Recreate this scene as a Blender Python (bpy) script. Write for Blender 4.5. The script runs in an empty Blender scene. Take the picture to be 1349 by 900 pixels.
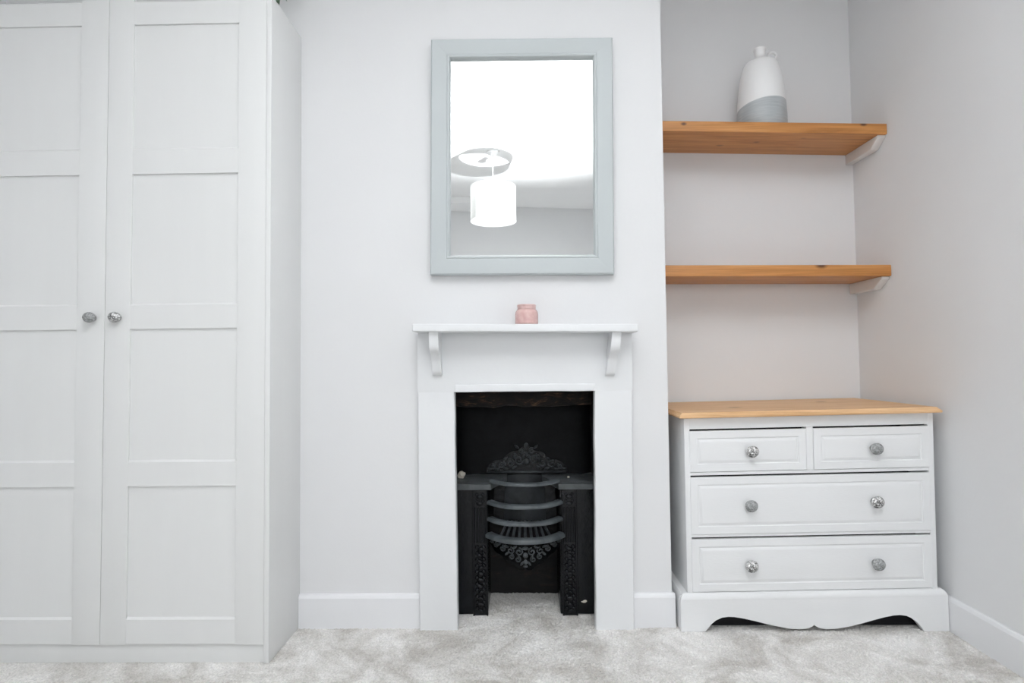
import bpy, bmesh, math, random
from mathutils import Vector, Matrix, noise
from mathutils.geometry import tessellate_polygon
random.seed(7)
S = bpy.context.scene
COL = S.collection

# ------------------------------------------------------------------ camera, world, light, exposure
F_PX, PITCH, YAW, ROLL = 746.5757, 0.0355, -0.0166, -0.0102
CAM_LOC = Vector((0.0, -1.92, 0.8796))
cam_data = bpy.data.cameras.new('camera')
cam = bpy.data.objects.new('camera', cam_data); COL.objects.link(cam)
cam_data.sensor_fit = 'HORIZONTAL'; cam_data.sensor_width = 36.0
cam_data.lens = 36.0 * F_PX / 1349.0
cam_data.clip_start = 0.02
fwd = Vector((math.sin(YAW)*math.cos(PITCH), math.cos(YAW)*math.cos(PITCH), math.sin(PITCH)))
rgt = Vector((math.cos(YAW), -math.sin(YAW), 0))
upv = rgt.cross(fwd)
rgt2 = rgt*math.cos(ROLL) + upv*math.sin(ROLL)
up2 = upv*math.cos(ROLL) - rgt*math.sin(ROLL)
cam.matrix_world = Matrix(((rgt2.x, up2.x, -fwd.x, CAM_LOC.x), (rgt2.y, up2.y, -fwd.y, CAM_LOC.y),
                           (rgt2.z, up2.z, -fwd.z, CAM_LOC.z), (0, 0, 0, 1)))
S.camera = cam

world = bpy.data.worlds.new('world'); S.world = world; world.use_nodes = True
world.node_tree.nodes['Background'].inputs[0].default_value = (0.8, 0.87, 1.0, 1)
world.node_tree.nodes['Background'].inputs[1].default_value = 0.3

# the photographer's flash, held at the camera and turned up at the ceiling (its shade shadow shows in the mirror)
fl = bpy.data.lights.new('bounce_flash', 'SPOT')
fl.energy = 560; fl.color = (0.945, 0.974, 1.0); fl.shadow_soft_size = 0.03
fl.spot_size = math.radians(94); fl.spot_blend = 1.0
flo = bpy.data.objects.new('bounce_flash', fl); COL.objects.link(flo)
flo.location = (0.05, -1.87, 1.02); flo.rotation_euler = (math.radians(180), 0, 0)

# daylight at the window in the far wall, behind the camera
FAR_A, FAR_B = Vector((-1.92, -3.70, 0)), Vector((1.498, -4.24, 0))     # the far wall runs slightly out of square
FAR_ANG = math.atan2(FAR_B.y-FAR_A.y, FAR_B.x-FAR_A.x)
FAR = Matrix.Translation(FAR_A) @ Matrix.Rotation(FAR_ANG, 4, 'Z')       # local x along the wall, y into the room
WIN = (1.66, 3.06, 0.80, 1.90)                                          # window: local x0, x1, z0, z1
dl = bpy.data.lights.new('window_daylight', 'AREA'); dl.shape = 'RECTANGLE'
dl.size = 2.4; dl.size_y = 1.8
dl.energy = 105; dl.color = (0.97, 0.985, 1.0)
dlo = bpy.data.objects.new('window_daylight', dl); COL.objects.link(dlo)
dlo.matrix_world = FAR @ Matrix.Translation(((WIN[0]+WIN[1])/2, -0.95, 2.05)) @ Matrix.Rotation(math.radians(58), 4, 'X')

S.view_settings.view_transform = 'Standard'
S.view_settings.look = 'None'
S.view_settings.gamma = 1.0
S.view_settings.use_curve_mapping = False
S.view_settings.exposure = 0.20
S.cycles.diffuse_bounces = 8
S.cycles.max_bounces = 14

# ------------------------------------------------------------------ materials
def nt(name):
    m = bpy.data.materials.new(name); m.use_nodes = True
    t = m.node_tree
    return m, t, t.nodes['Principled BSDF']
def coords(t, scale=(1, 1, 1)):
    g = t.nodes.new('ShaderNodeNewGeometry')
    mp = t.nodes.new('ShaderNodeMapping'); mp.inputs['Scale'].default_value = scale
    t.links.new(g.outputs['Position'], mp.inputs['Vector'])
    return mp.outputs['Vector']
def obj_coords(t, scale=(1, 1, 1)):
    g = t.nodes.new('ShaderNodeTexCoord')
    mp = t.nodes.new('ShaderNodeMapping'); mp.inputs['Scale'].default_value = scale
    t.links.new(g.outputs['Object'], mp.inputs['Vector'])
    return mp.outputs['Vector']
def noise_tex(t, vec, scale, detail=4, rough=0.55, dist=0.0):
    n = t.nodes.new('ShaderNodeTexNoise')
    n.inputs['Scale'].default_value = scale; n.inputs['Detail'].default_value = detail
    n.inputs['Roughness'].default_value = rough; n.inputs['Distortion'].default_value = dist
    t.links.new(vec, n.inputs['Vector']); return n.outputs['Fac']
def ramp(t, fac, stops):
    r = t.nodes.new('ShaderNodeValToRGB')
    e = r.color_ramp.elements
    while len(e) < len(stops): e.new(0.5)
    for k, (p, c) in enumerate(stops):
        e[k].position = p; e[k].color = (*c, 1) if len(c) == 3 else c
    t.links.new(fac, r.inputs['Fac']); return r.outputs['Color']
def bump(t, b, height, strength, dist):
    n = t.nodes.new('ShaderNodeBump'); n.inputs['Strength'].default_value = strength
    n.inputs['Distance'].default_value = dist
    t.links.new(height, n.inputs['Height']); t.links.new(n.outputs['Normal'], b.inputs['Normal'])
def mixc(t, fac, a, b):
    m = t.nodes.new('ShaderNodeMix'); m.data_type = 'RGBA'
    for s, v in ((m.inputs[0], fac), (m.inputs[6], a), (m.inputs[7], b)):
        if isinstance(v, (tuple, list)): s.default_value = (*v, 1)
        elif isinstance(v, (int, float)): s.default_value = v
        else: t.links.new(v, s)
    return m.outputs[2]

def paint(name, col, rough=0.5, bstr=0.12, bscale=60, var=0.012, stretch=(1, 1, 1), spec=0.4):
    m, t, b = nt(name)
    v = coords(t, stretch)
    n = noise_tex(t, v, 3.0, 3)
    lo = tuple(max(0, c - var) for c in col); hi = tuple(min(1, c + var) for c in col)
    t.links.new(ramp(t, n, [(0.3, lo), (0.7, hi)]), b.inputs['Base Color'])
    b.inputs['Roughness'].default_value = rough
    b.inputs['Specular IOR Level'].default_value = spec
    bump(t, b, noise_tex(t, v, bscale, 5), bstr, 0.002)
    return m

M = {}
M['wall'] = paint('wall_paint', (0.722, 0.724, 0.731), 0.75, 0.10, 90, 0.008, spec=0.2)
M['ceiling'] = paint('ceiling_paint', (0.88, 0.88, 0.88), 0.8, 0.1, 70, spec=0.2)
M['trim'] = paint('trim_paint', (0.765, 0.77, 0.785), 0.38, 0.10, 50, 0.01)
M['surround'] = paint('surround_paint', (0.745, 0.755, 0.765), 0.42, 0.35, 28, 0.015)
M['wardrobe'] = paint('wardrobe_white', (0.735, 0.740, 0.735), 0.45, 0.05, 120, 0.006, (6, 6, 0.6))
M['chest'] = paint('chest_paint', (0.755, 0.762, 0.768), 0.42, 0.16, 60, 0.01, (1, 1, 6))
M['frame'] = paint('frame_grey', (0.480, 0.515, 0.522), 0.45, 0.10, 80, 0.01)
M['batten'] = paint('batten_white', (0.70, 0.68, 0.66), 0.55, 0.25, 50, 0.02)
M['rose'] = paint('white_plastic', (0.82, 0.82, 0.82), 0.35, 0.02, 50)
M['dark_shade_soil'] = paint('painted_shade_and_soil', (0.018, 0.018, 0.020), 0.9, 0.1, 50, 0.004, spec=0.1)  # near black: painted shade in and under the chest, and the plant's soil
M['plaster'] = paint('plaster_chip', (0.62, 0.58, 0.50), 0.9, 0.6, 120, 0.05)
M['leaf'] = paint('leaf_green', (0.20, 0.28, 0.20), 0.45, 0.2, 60, 0.02)
M['pot'] = paint('pot_ceramic', (0.7, 0.7, 0.68), 0.4, 0.05, 60)

def carpet():
    m, t, b = nt('carpet')
    v = coords(t)
    big = noise_tex(t, v, 5.5, 6, 0.68, 0.7)
    c1 = ramp(t, big, [(0.37, (0.515, 0.492, 0.458)), (0.50, (0.690, 0.674, 0.646)), (0.63, (0.840, 0.828, 0.808))])  # nap patches: shading of the brushed pile put into the colour
    fine = noise_tex(t, v, 210, 3, 0.7)
    c2 = ramp(t, fine, [(0.25, (0.70, 0.70, 0.70)), (0.7, (1.08, 1.08, 1.08))])
    mm = t.nodes.new('ShaderNodeMix'); mm.data_type = 'RGBA'; mm.blend_type = 'MULTIPLY'
    mm.inputs[0].default_value = 1.0
    t.links.new(c1, mm.inputs[6]); t.links.new(c2, mm.inputs[7])
    t.links.new(mm.outputs[2], b.inputs['Base Color'])
    b.inputs['Roughness'].default_value = 0.95
    b.inputs['Specular IOR Level'].default_value = 0.05
    b.inputs['Sheen Weight'].default_value = 0.25
    bump(t, b, fine, 0.5, 0.003)
    return m
M['carpet'] = carpet()

def wood(name, dark, mid, light, knot, along='X', gloss=0.45, spots=()):
    m, t, b = nt(name)
    sc = (0.55, 9, 9) if along == 'X' else (9, 0.55, 9)
    v = coords(t, sc)
    g1 = noise_tex(t, v, 3.2, 6, 0.6, 1.2)
    v2 = coords(t, (1.2, 60, 60) if along == 'X' else (60, 1.2, 60))
    g2 = noise_tex(t, v2, 4.0, 4, 0.6, 0.3)
    base = ramp(t, g1, [(0.30, dark), (0.5, mid), (0.70, light)])
    fine = ramp(t, g2, [(0.3, (0.80, 0.78, 0.74)), (0.65, (1.05, 1.05, 1.05))])
    mm = t.nodes.new('ShaderNodeMix'); mm.data_type = 'RGBA'; mm.blend_type = 'MULTIPLY'; mm.inputs[0].default_value = 1.0
    t.links.new(base, mm.inputs[6]); t.links.new(fine, mm.inputs[7])
    col = mm.outputs[2]
    g = t.nodes.new('ShaderNodeNewGeometry')
    for (px, py, pz, r) in spots:           # knots in the plank
        sub = t.nodes.new('ShaderNodeVectorMath'); sub.operation = 'SUBTRACT'
        sub.inputs[1].default_value = (px, py, pz); t.links.new(g.outputs['Position'], sub.inputs[0])
        mul = t.nodes.new('ShaderNodeVectorMath'); mul.operation = 'MULTIPLY'
        mul.inputs[1].default_value = (0.55/r, 1.0/r, 1.0/r); t.links.new(sub.outputs[0], mul.inputs[0])
        ln = t.nodes.new('ShaderNodeVectorMath'); ln.operation = 'LENGTH'; t.links.new(mul.outputs[0], ln.inputs[0])
        k = t.nodes.new('ShaderNodeMapRange'); k.inputs[1].default_value = 0.45; k.inputs[2].default_value = 1.3
        k.inputs[3].default_value = 1.0; k.inputs[4].default_value = 0.0
        t.links.new(ln.outputs['Value'], k.inputs[0])
        col = mixc(t, k.outputs[0], col, knot)
    t.links.new(col, b.inputs['Base Color'])
    b.inputs['Roughness'].default_value = gloss
    bump(t, b, g2, 0.12, 0.001)
    return m
M['shelf_wood'] = wood('stained_pine', (0.39, 0.155, 0.038), (0.56, 0.245, 0.070), (0.65, 0.32, 0.105), (0.10, 0.035, 0.012), 'X', 0.42,
    [(1.09, 0.245, 1.715, 0.010), (0.80, 0.33, 1.727, 0.010), (0.93, 0.29, 1.725, 0.008), (0.62, 0.195, 1.768, 0.006),
     (0.515, 0.36, 1.742, 0.02), (1.12, 0.195, 1.226, 0.012), (1.29, 0.195, 1.755, 0.007)])
M['top_wood'] = wood('pale_pine', (0.64, 0.38, 0.18), (0.73, 0.46, 0.245), (0.79, 0.545, 0.325), (0.22, 0.09, 0.035), 'X', 0.5,
    [(1.13, 0.25, 0.72, 0.012), (0.75, 0.1, 0.715, 0.015)])

def iron(name, base, rough, bstr, dust=None):
    m, t, b = nt(name)
    v = coords(t)
    n = noise_tex(t, v, 55, 6, 0.65)
    n2 = noise_tex(t, v, 14, 4, 0.6, 0.5)
    hi = tuple(c*2.2 for c in base)
    col = ramp(t, n2, [(0.35, base), (0.72, hi)])
    t.links.new(col, b.inputs['Base Color'])
    b.inputs['Roughness'].default_value = rough
    b.inputs['Specular IOR Level'].default_value = 0.32
    bump(t, b, n, bstr, 0.004)
    return m
M['iron'] = iron('black_iron', (0.0030, 0.0037, 0.0048), 0.22, 0.9)
M['iron_soot'] = iron('sooted_iron', (0.0030, 0.0034, 0.0040), 0.62, 0.7)
M['iron_soot'].node_tree.nodes['Principled BSDF'].inputs['Specular IOR Level'].default_value = 0.18
M['iron_worn'] = iron('worn_iron', (0.030, 0.034, 0.037), 0.38, 0.6)
M['iron_hob'] = iron('pale_hob_iron', (0.050, 0.055, 0.057), 0.45, 0.6)  # paler even tone for the hob plates
M['iron_bar'] = iron('bar_iron', (0.050, 0.057, 0.061), 0.32, 0.4)
def soot():
    m, t, b = nt('sooted_brick')
    v = coords(t, (1, 1, 2.2))
    n = noise_tex(t, v, 16, 6, 0.65, 0.6)
    t.links.new(ramp(t, n, [(0.35, (0.005, 0.005, 0.006)), (0.58, (0.010, 0.009, 0.009)), (0.74, (0.030, 0.020, 0.013))]), b.inputs['Base Color'])
    b.inputs['Roughness'].default_value = 0.85
    bump(t, b, n, 0.8, 0.01)
    return m
M['soot'] = soot()
def rusty():
    m, t, b = nt('rusty_lintel')
    v = coords(t, (1, 3, 3))
    n = noise_tex(t, v, 22, 6, 0.7, 0.8)
    t.links.new(ramp(t, n, [(0.44, (0.006, 0.005, 0.005)), (0.58, (0.016, 0.010, 0.007)), (0.70, (0.10, 0.055, 0.028))]), b.inputs['Base Color'])
    b.inputs['Roughness'].default_value = 0.9
    bump(t, b, n, 0.9, 0.01)
    return m
M['rust'] = rusty()

def knob_mat(name, lo, hi, metal):
    m, t, b = nt(name)
    v = obj_coords(t)
    vo = t.nodes.new('ShaderNodeTexVoronoi'); vo.feature = 'F1'; vo.inputs['Scale'].default_value = 190
    t.links.new(v, vo.inputs['Vector'])
    n = noise_tex(t, v, 130, 3, 0.6, 1.0)
    t.links.new(ramp(t, n, [(0.36, lo), (0.5, tuple((a+c)/2 for a, c in zip(lo, hi))), (0.6, hi)]), b.inputs['Base Color'])
    b.inputs['Metallic'].default_value = metal
    b.inputs['Roughness'].default_value = 0.22
    bump(t, b, vo.outputs['Distance'], 0.7, 0.004)
    return m
M['knob_grey'] = knob_mat('mottled_grey_glass', (0.22, 0.23, 0.23), (0.42, 0.43, 0.43), 0.25)
M['knob_silver'] = knob_mat('crackled_silver', (0.06, 0.06, 0.06), (0.85, 0.85, 0.84), 0.6)
m, t, b = nt('chrome'); b.inputs['Base Color'].default_value = (0.6, 0.6, 0.6, 1); b.inputs['Metallic'].default_value = 1; b.inputs['Roughness'].default_value = 0.2
M['chrome'] = m
m, t, b = nt('mirror_glass'); b.inputs['Base Color'].default_value = (0.93, 0.945, 0.94, 1); b.inputs['Metallic'].default_value = 1; b.inputs['Roughness'].default_value = 0.012
M['mirror'] = m
m, t, b = nt('pink_glass')
n = noise_tex(t, obj_coords(t), 60, 3)
t.links.new(ramp(t, n, [(0.35, (0.70, 0.44, 0.42)), (0.65, (0.78, 0.54, 0.51))]), b.inputs['Base Color'])
b.inputs['Roughness'].default_value = 0.18; b.inputs['Transmission Weight'].default_value = 0.15
M['pink'] = m
m, t, b = nt('pink_lid')
n = noise_tex(t, obj_coords(t), 80, 3)
t.links.new(ramp(t, n, [(0.35, (0.60, 0.40, 0.38)), (0.65, (0.70, 0.50, 0.48))]), b.inputs['Base Color'])
b.inputs['Roughness'].default_value = 0.3
M['pink_lid'] = m
def vase_mat():
    m, t, b = nt('dipped_glaze')
    tc = t.nodes.new('ShaderNodeTexCoord')
    sep = t.nodes.new('ShaderNodeSeparateXYZ'); t.links.new(tc.outputs['Generated'], sep.inputs[0])
    a = t.nodes.new('ShaderNodeMath'); a.operation = 'MULTIPLY_ADD'      # z - 0.13*x : the slanting dip line
    t.links.new(sep.outputs['X'], a.inputs[0]); a.inputs[1].default_value = -0.045
    t.links.new(sep.outputs['Z'], a.inputs[2])
    a2 = t.nodes.new('ShaderNodeMath'); a2.operation = 'MULTIPLY_ADD'
    t.links.new(sep.outputs['Y'], a2.inputs[0]); a2.inputs[1].default_value = 0.066; t.links.new(a.outputs[0], a2.inputs[2])
    k = t.nodes.new('ShaderNodeMapRange'); k.inputs[1].default_value = 0.294; k.inputs[2].default_value = 0.301
    t.links.new(a2.outputs[0], k.inputs[0])
    v = obj_coords(t, (3, 3, 40)); n = noise_tex(t, v, 4, 4)
    grey = ramp(t, n, [(0.3, (0.36, 0.385, 0.40)), (0.7, (0.47, 0.495, 0.505))])
    t.links.new(mixc(t, k.outputs[0], grey, (0.83, 0.83, 0.83)), b.inputs['Base Color'])
    b.inputs['Roughness'].default_value = 0.4
    bump(t, b, n, 0.15, 0.002)
    return m
M['vase'] = vase_mat()
def shade_mat():
    m, t, b = nt('shade_fabric')
    b.inputs['Base Color'].default_value = (0.72, 0.72, 0.71, 1); b.inputs['Roughness'].default_value = 0.9
    tr = t.nodes.new('ShaderNodeBsdfTranslucent'); tr.inputs[0].default_value = (0.9, 0.9, 0.88, 1)
    mx = t.nodes.new('ShaderNodeMixShader'); mx.inputs[0].default_value = 0.22
    out = t.nodes['Material Output']
    t.links.new(b.outputs[0], mx.inputs[1]); t.links.new(tr.outputs[0], mx.inputs[2]); t.links.new(mx.outputs[0], out.inputs[0])
    bump(t, b, noise_tex(t, obj_coords(t), 400, 2), 0.1, 0.001)
    return m
M['shade'] = shade_mat()

# ------------------------------------------------------------------ helpers
WLOC = {}
WARP = None
def wl(o): return WLOC.get(o.name, Vector((0, 0, 0))) if o else Vector((0, 0, 0))
def thing(name, loc, label, cat, group=None):
    o = bpy.data.objects.new(name, None); COL.objects.link(o); o.location = loc
    o.empty_display_size = 0.05
    o['label'] = label; o['category'] = cat
    if group: o['group'] = group
    WLOC[o.name] = Vector(loc); return o
def tag(o, label, cat, group=None):
    o['label'] = label; o['category'] = cat
    if group: o['group'] = group
    return o
def struct(o, label=None, cat=None):
    o['kind'] = 'structure'
    if label: o['label'] = label
    if cat: o['category'] = cat
    return o
def finish(name, bm, mat, parent=None, smooth=False, origin=None):
    """bm in world coordinates -> one mesh object, origin at its own middle (or given)"""
    if WARP:
        for v in bm.verts: v.co = WARP(v.co.copy())
    bmesh.ops.recalc_face_normals(bm, faces=bm.faces[:])
    if origin is None:
        xs = [v.co for v in bm.verts]
        lo = Vector((min(c.x for c in xs), min(c.y for c in xs), min(c.z for c in xs)))
        hi = Vector((max(c.x for c in xs), max(c.y for c in xs), max(c.z for c in xs)))
        origin = Vector(((lo.x+hi.x)/2, (lo.y+hi.y)/2, (lo.z+hi.z)/2 if parent else lo.z))
    origin = Vector(origin)
    for v in bm.verts: v.co -= origin
    me = bpy.data.meshes.new(name); bm.to_mesh(me); bm.free()
    if smooth:
        for p in me.polygons: p.use_smooth = True
        if smooth != True:
            me.set_sharp_from_angle(angle=math.radians(smooth))
    me.materials.append(M[mat])
    o = bpy.data.objects.new(name, me); COL.objects.link(o)
    o.location = origin - wl(parent)
    if parent: o.parent = parent
    WLOC[o.name] = origin
    return o
def add_box(bm, x0, x1, y0, y1, z0, z1, bev=0.0, seg=2):
    vs = [bm.verts.new((x, y, z)) for x in (x0, x1) for y in (y0, y1) for z in (z0, z1)]
    idx = [(0, 1, 3, 2), (4, 6, 7, 5), (0, 4, 5, 1), (2, 3, 7, 6), (0, 2, 6, 4), (1, 5, 7, 3)]
    fs = [bm.faces.new([vs[i] for i in f]) for f in idx]
    if bev > 0:
        es = list({e for f in fs for e in f.edges})
        bmesh.ops.bevel(bm, geom=es, offset=bev, segments=seg, profile=0.6, affect='EDGES', clamp_overlap=True)
def box(name, x0, x1, y0, y1, z0, z1, mat, parent=None, bev=0.0015, seg=2, smooth=40):
    bm = bmesh.new(); add_box(bm, x0, x1, y0, y1, z0, z1, bev, seg)
    return finish(name, bm, mat, parent, smooth)
def add_lathe(bm, c, prof, n=32, axis='Z', cap=True):
    c = Vector(c); rings = []
    for r, h in prof:
        ring = []
        for k in range(n):
            a = 2*math.pi*k/n
            if axis == 'Z': p = Vector((r*math.cos(a), r*math.sin(a), h))
            elif axis == 'Y': p = Vector((r*math.cos(a), -h, r*math.sin(a)))     # h grows towards the room
            ring.append(bm.verts.new(c + p))
        rings.append(ring)
    for a, b_ in zip(rings, rings[1:]):
        for k in range(n):
            bm.faces.new((a[k], a[(k+1) % n], b_[(k+1) % n], b_[k]))
    if cap:
        bm.faces.new(rings[0][::-1]); bm.faces.new(rings[-1])
def add_tube(bm, pts, r, n=8, closed=False, flat=1.0, taper=None):
    pts = [Vector(p) for p in pts]; rings = []; N = len(pts)
    for i, p in enumerate(pts):
        if closed: d = pts[(i+1) % N] - pts[i-1]
        else: d = pts[min(i+1, N-1)] - pts[max(i-1, 0)]
        d.normalize()
        ref = Vector((0, 0, 1)) if abs(d.z) < 0.9 else Vector((0, 1, 0))
        s = d.cross(ref).normalized(); u = s.cross(d).normalized()
        rr = r*(taper(i/(N-1)) if taper else 1)
        rings.append([bm.verts.new(p + (s*math.cos(2*math.pi*k/n)*flat + u*math.sin(2*math.pi*k/n))*rr) for k in range(n)])
    pairs = list(zip(rings, rings[1:])) + ([(rings[-1], rings[0])] if closed else [])
    for a, b_ in pairs:
        for k in range(n): bm.faces.new((a[k], a[(k+1) % n], b_[(k+1) % n], b_[k]))
    if not closed:
        bm.faces.new(rings[0][::-1]); bm.faces.new(rings[-1])
def add_blob(bm, c, sx, sy, sz, rot=0.0, sub=2):
    """flattened ellipsoid, rotated about y"""
    mat = Matrix.Translation(c) @ Matrix.Rotation(rot, 4, 'Y') @ Matrix.Diagonal((sx, sy, sz, 1))
    bmesh.ops.create_icosphere(bm, subdivisions=sub, radius=1.0, matrix=mat)
def sharp_edges(bm, ang):
    bmesh.ops.recalc_face_normals(bm, faces=bm.faces[:])
    return [e for e in bm.edges if e.calc_face_angle(0) > ang]
def add_prism(bm, outline, axis, a0, a1):
    """extrude a closed 2D outline along axis: 'y' -> (x,z) outline, 'x' -> (y,z) outline"""
    def P(p, a): return (p[0], a, p[1]) if axis == 'y' else (a, p[0], p[1])
    A = [bm.verts.new(P(p, a0)) for p in outline]; B = [bm.verts.new(P(p, a1)) for p in outline]
    n = len(outline)
    for k in range(n): bm.faces.new((A[k], A[(k+1) % n], B[(k+1) % n], B[k]))
    if n <= 4:
        bm.faces.new(A[::-1]); bm.faces.new(B)
    else:                          # concave outlines are cut into triangles
        for tri in tessellate_polygon([[Vector((p[0], p[1], 0)) for p in outline]]):
            bm.faces.new([A[i] for i in tri]); bm.faces.new([B[i] for i in tri])

# ------------------------------------------------------------------ room shell
XL, XR = -1.80, 1.378         # side walls
XB0, XB1 = XL, 0.4905    # chimney breast
YA = 0.4188                   # back of the alcoves
ZC = 2.50
YBL, YBR = -3.72, -4.22       # far wall, slightly out of square
OX0, OX1, OZ = -0.256, 0.266, 0.80   # hole in the breast behind the surround

def quad(name, pts, mat):
    bm = bmesh.new(); bm.faces.new([bm.verts.new(p) for p in pts])
    return bm
def slab(name, pts, thick, mat):
    """a flat wall polygon with thickness given as an offset vector (away from the room)"""
    bm = bmesh.new(); off = Vector(thick)
    A = [bm.verts.new(p) for p in pts]; B = [bm.verts.new(Vector(p)+off) for p in pts]
    n = len(pts)
    bm.faces.new(A); bm.faces.new(B[::-1])
    for k in range(n): bm.faces.new((A[k], B[k], B[(k+1) % n], A[(k+1) % n]))
    return finish(name, bm, mat)
struct(slab('wall_left', [(XL, YBL-.2, 0), (XL, YA, 0), (XL, YA, ZC), (XL, YBL-.2, ZC)], (-0.12, 0, 0), 'wall'))
FL = (FAR_B-FAR_A).length
WARP = lambda c: FAR @ c
bm = bmesh.new()
for a, c, e, g in ((0, WIN[0], 0, ZC), (WIN[1], FL, 0, ZC), (WIN[0], WIN[1], 0, WIN[2]), (WIN[0], WIN[1], WIN[3], ZC)):
    add_box(bm, a, c, -0.12, 0, e, g)
struct(finish('wall_back', bm, 'wall'))
bm = bmesh.new()
for a, c, e, g in ((WIN[0], WIN[0]+.05, WIN[2], WIN[3]), (WIN[1]-.05, WIN[1], WIN[2], WIN[3]), (WIN[0]+.05, WIN[1]-.05, WIN[2], WIN[2]+.05),
                   (WIN[0]+.05, WIN[1]-.05, WIN[3]-.05, WIN[3]), ((WIN[0]+WIN[1])/2-.025, (WIN[0]+WIN[1])/2+.025, WIN[2]+.05, WIN[3]-.05)):
    add_box(bm, a, c, -0.085, -0.035, e, g, .003)
win = struct(finish('window_1', bm, 'trim'))
box('window_sill', WIN[0]-.03, WIN[1]+.03, -0.12, 0.03, WIN[2]-.02, WIN[2], 'trim', win, .003)
WARP = None
struct(slab('wall_right', [(XR, YBR-.2, 0), (XR, YA, 0), (XR, YA, ZC), (XR, YBR-.2, ZC)], (0.12, 0, 0), 'wall'))
struct(slab('wall_alcove_right', [(XB1-.05, YA, 0), (XR+.12, YA, 0), (XR+.12, YA, ZC), (XB1-.05, YA, ZC)], (0, 0.12, 0), 'wall'))
bm = bmesh.new(); add_box(bm, XL-.12, XR+.12, YBR-.3, YA+.12, ZC, ZC+.1)
struct(finish('ceiling', bm, 'ceiling'))
# chimney breast: one mesh with a hole for the fireplace
bm = bmesh.new()
out = [(XB0, 0), (OX0, 0), (OX0, OZ), (OX1, OZ), (OX1, 0), (XB1, 0), (XB1, ZC), (XB0, ZC)]
add_prism(bm, out, 'y', 0.0, YA+.02)
struct(finish('wall_chimney_breast', bm, 'wall'))
# bulkhead boxed in under the ceiling against the far wall (seen in the mirror)
bm = bmesh.new(); add_box(bm, XL, -0.25, -4.02, -3.60, 2.438, ZC, 0.004)
struct(finish('trim_1', bm, 'ceiling'))

# carpeted floor: the part in view gets pile relief
bm = bmesh.new()
add_box(bm, XL-.12, XR+.12, YBR-.3, YA+.12, -0.08, -0.006)
floor = struct(finish('floor', bm, 'carpet'))
nx, ny = 640, 300
x0, x1, y0, y1 = XL, XR, -1.15, 0.285
vs = []; fs = []
for j in range(ny+1):
    y = y0 + (y1-y0)*j/ny
    for i in range(nx+1):
        x = x0 + (x1-x0)*i/nx
        z = -0.0018 + 0.0016*noise.noise((x*7, y*7, 0)) + random.uniform(-0.0022, 0.0022)
        vs.append((x + random.uniform(-.001, .001), y + random.uniform(-.001, .001), z))
for j in range(ny):
    for i in range(nx):
        a = j*(nx+1)+i; fs.append((a, a+1, a+nx+2, a+nx+1))
me = bpy.data.meshes.new('carpet_pile'); me.from_pydata(vs, [], fs); me.materials.append(M['carpet'])
pile = bpy.data.objects.new('carpet_pile', me); COL.objects.link(pile)
pile.parent = floor; pile.location = -wl(floor); pile['kind'] = 'stuff'

# baseboards: bevelled top edge
def skirting(name, p0, p1, inward, h=0.108, th=0.014):
    """board from p0 to p1 (xy), thickness towards 'inward'"""
    bm = bmesh.new(); p0 = Vector((*p0, 0)); p1 = Vector((*p1, 0)); n = Vector((*inward, 0))
    prof = [(0, -.004), (th, -.004), (th, h-.012), (th*.72, h-.003), (th*.5, h), (0, h)]
    A = [bm.verts.new(p0 + n*d + Vector((0, 0, z))) for d, z in prof]
    B = [bm.verts.new(p1 + n*d + Vector((0, 0, z))) for d, z in prof]
    k = len(prof)
    for i in range(k): bm.faces.new((A[i], A[(i+1) % k], B[(i+1) % k], B[i]))
    bm.faces.new(A); bm.faces.new(B[::-1])
    return struct(finish(name, bm, 'trim'))
skirting('baseboard_chimney_breast_left', (-0.7525, 0), (-0.3475, 0), (0, -1))
skirting('baseboard_chimney_breast_right', (0.3625, 0), (XB1+.008, 0), (0, -1), 0.108)
skirting('baseboard_right', (XR, YBR+.1), (XR, YA-.001), (-1, 0), 0.108, 0.012)
skirting('baseboard_left', (XL, YBL+.1), (XL, -0.26), (1, 0))
skirting('baseboard_alcove', (XB1+.001, YA), (XR-.013, YA), (0, -1), 0.108, 0.012)
skirting('baseboard_breast_return', (XB1, 0.001), (XB1, YA-.013), (1, 0), 0.108, 0.010)

# ------------------------------------------------------------------ fireplace recess (sooted brickwork in the breast)
bm = bmesh.new()
def jag_plane(bm, o, u, v, nu, nv, amp):
    o, u, v = Vector(o), Vector(u), Vector(v); n = u.cross(v).normalized(); g = []
    for j in range(nv+1):
        for i in range(nu+1):
            p = o + u*(i/nu) + v*(j/nv)
            g.append(bm.verts.new(p + n*amp*noise.noise(p*22)))
    for j in range(nv):
        for i in range(nu):
            a = j*(nu+1)+i; bm.faces.new((g[a], g[a+1], g[a+nu+2], g[a+nu+1]))
jag_plane(bm, (OX0, 0.272, -.005), (OX1-OX0, 0, 0), (0, 0, OZ), 26, 40, 0.010)     # back
jag_plane(bm, (OX0+.004, 0.002, -.005), (0, 0.28, 0), (0, 0, OZ), 14, 40, 0.006)   # sides
jag_plane(bm, (OX1-.004, 0.002, -.005), (0, 0.28, 0), (0, 0, OZ), 14, 40, 0.006)
rec = struct(finish('wall_fireplace_recess', bm, 'soot', None, True))
bm = bmesh.new()
jag_plane(bm, (OX0, 0.0, OZ-.006), (OX1-OX0, 0, 0), (0, 0.28, -0.03), 24, 12, 0.008)
finish('lintel_soffit', bm, 'rust', rec, True)
# rusty lintel edge and the stub of a brick behind the opening's head
bm = bmesh.new(); add_box(bm, OX0, OX1, 0.10, 0.16, 0.722, 0.80, 0.006, 1)
bmesh.ops.subdivide_edges(bm, edges=bm.edges[:], cuts=9, use_grid_fill=True)
for v in bm.verts: v.co += Vector((0, 1, 1))*0.011*noise.noise(v.co*26)
finish('lintel_bar', bm, 'rust', rec, True)

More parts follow.
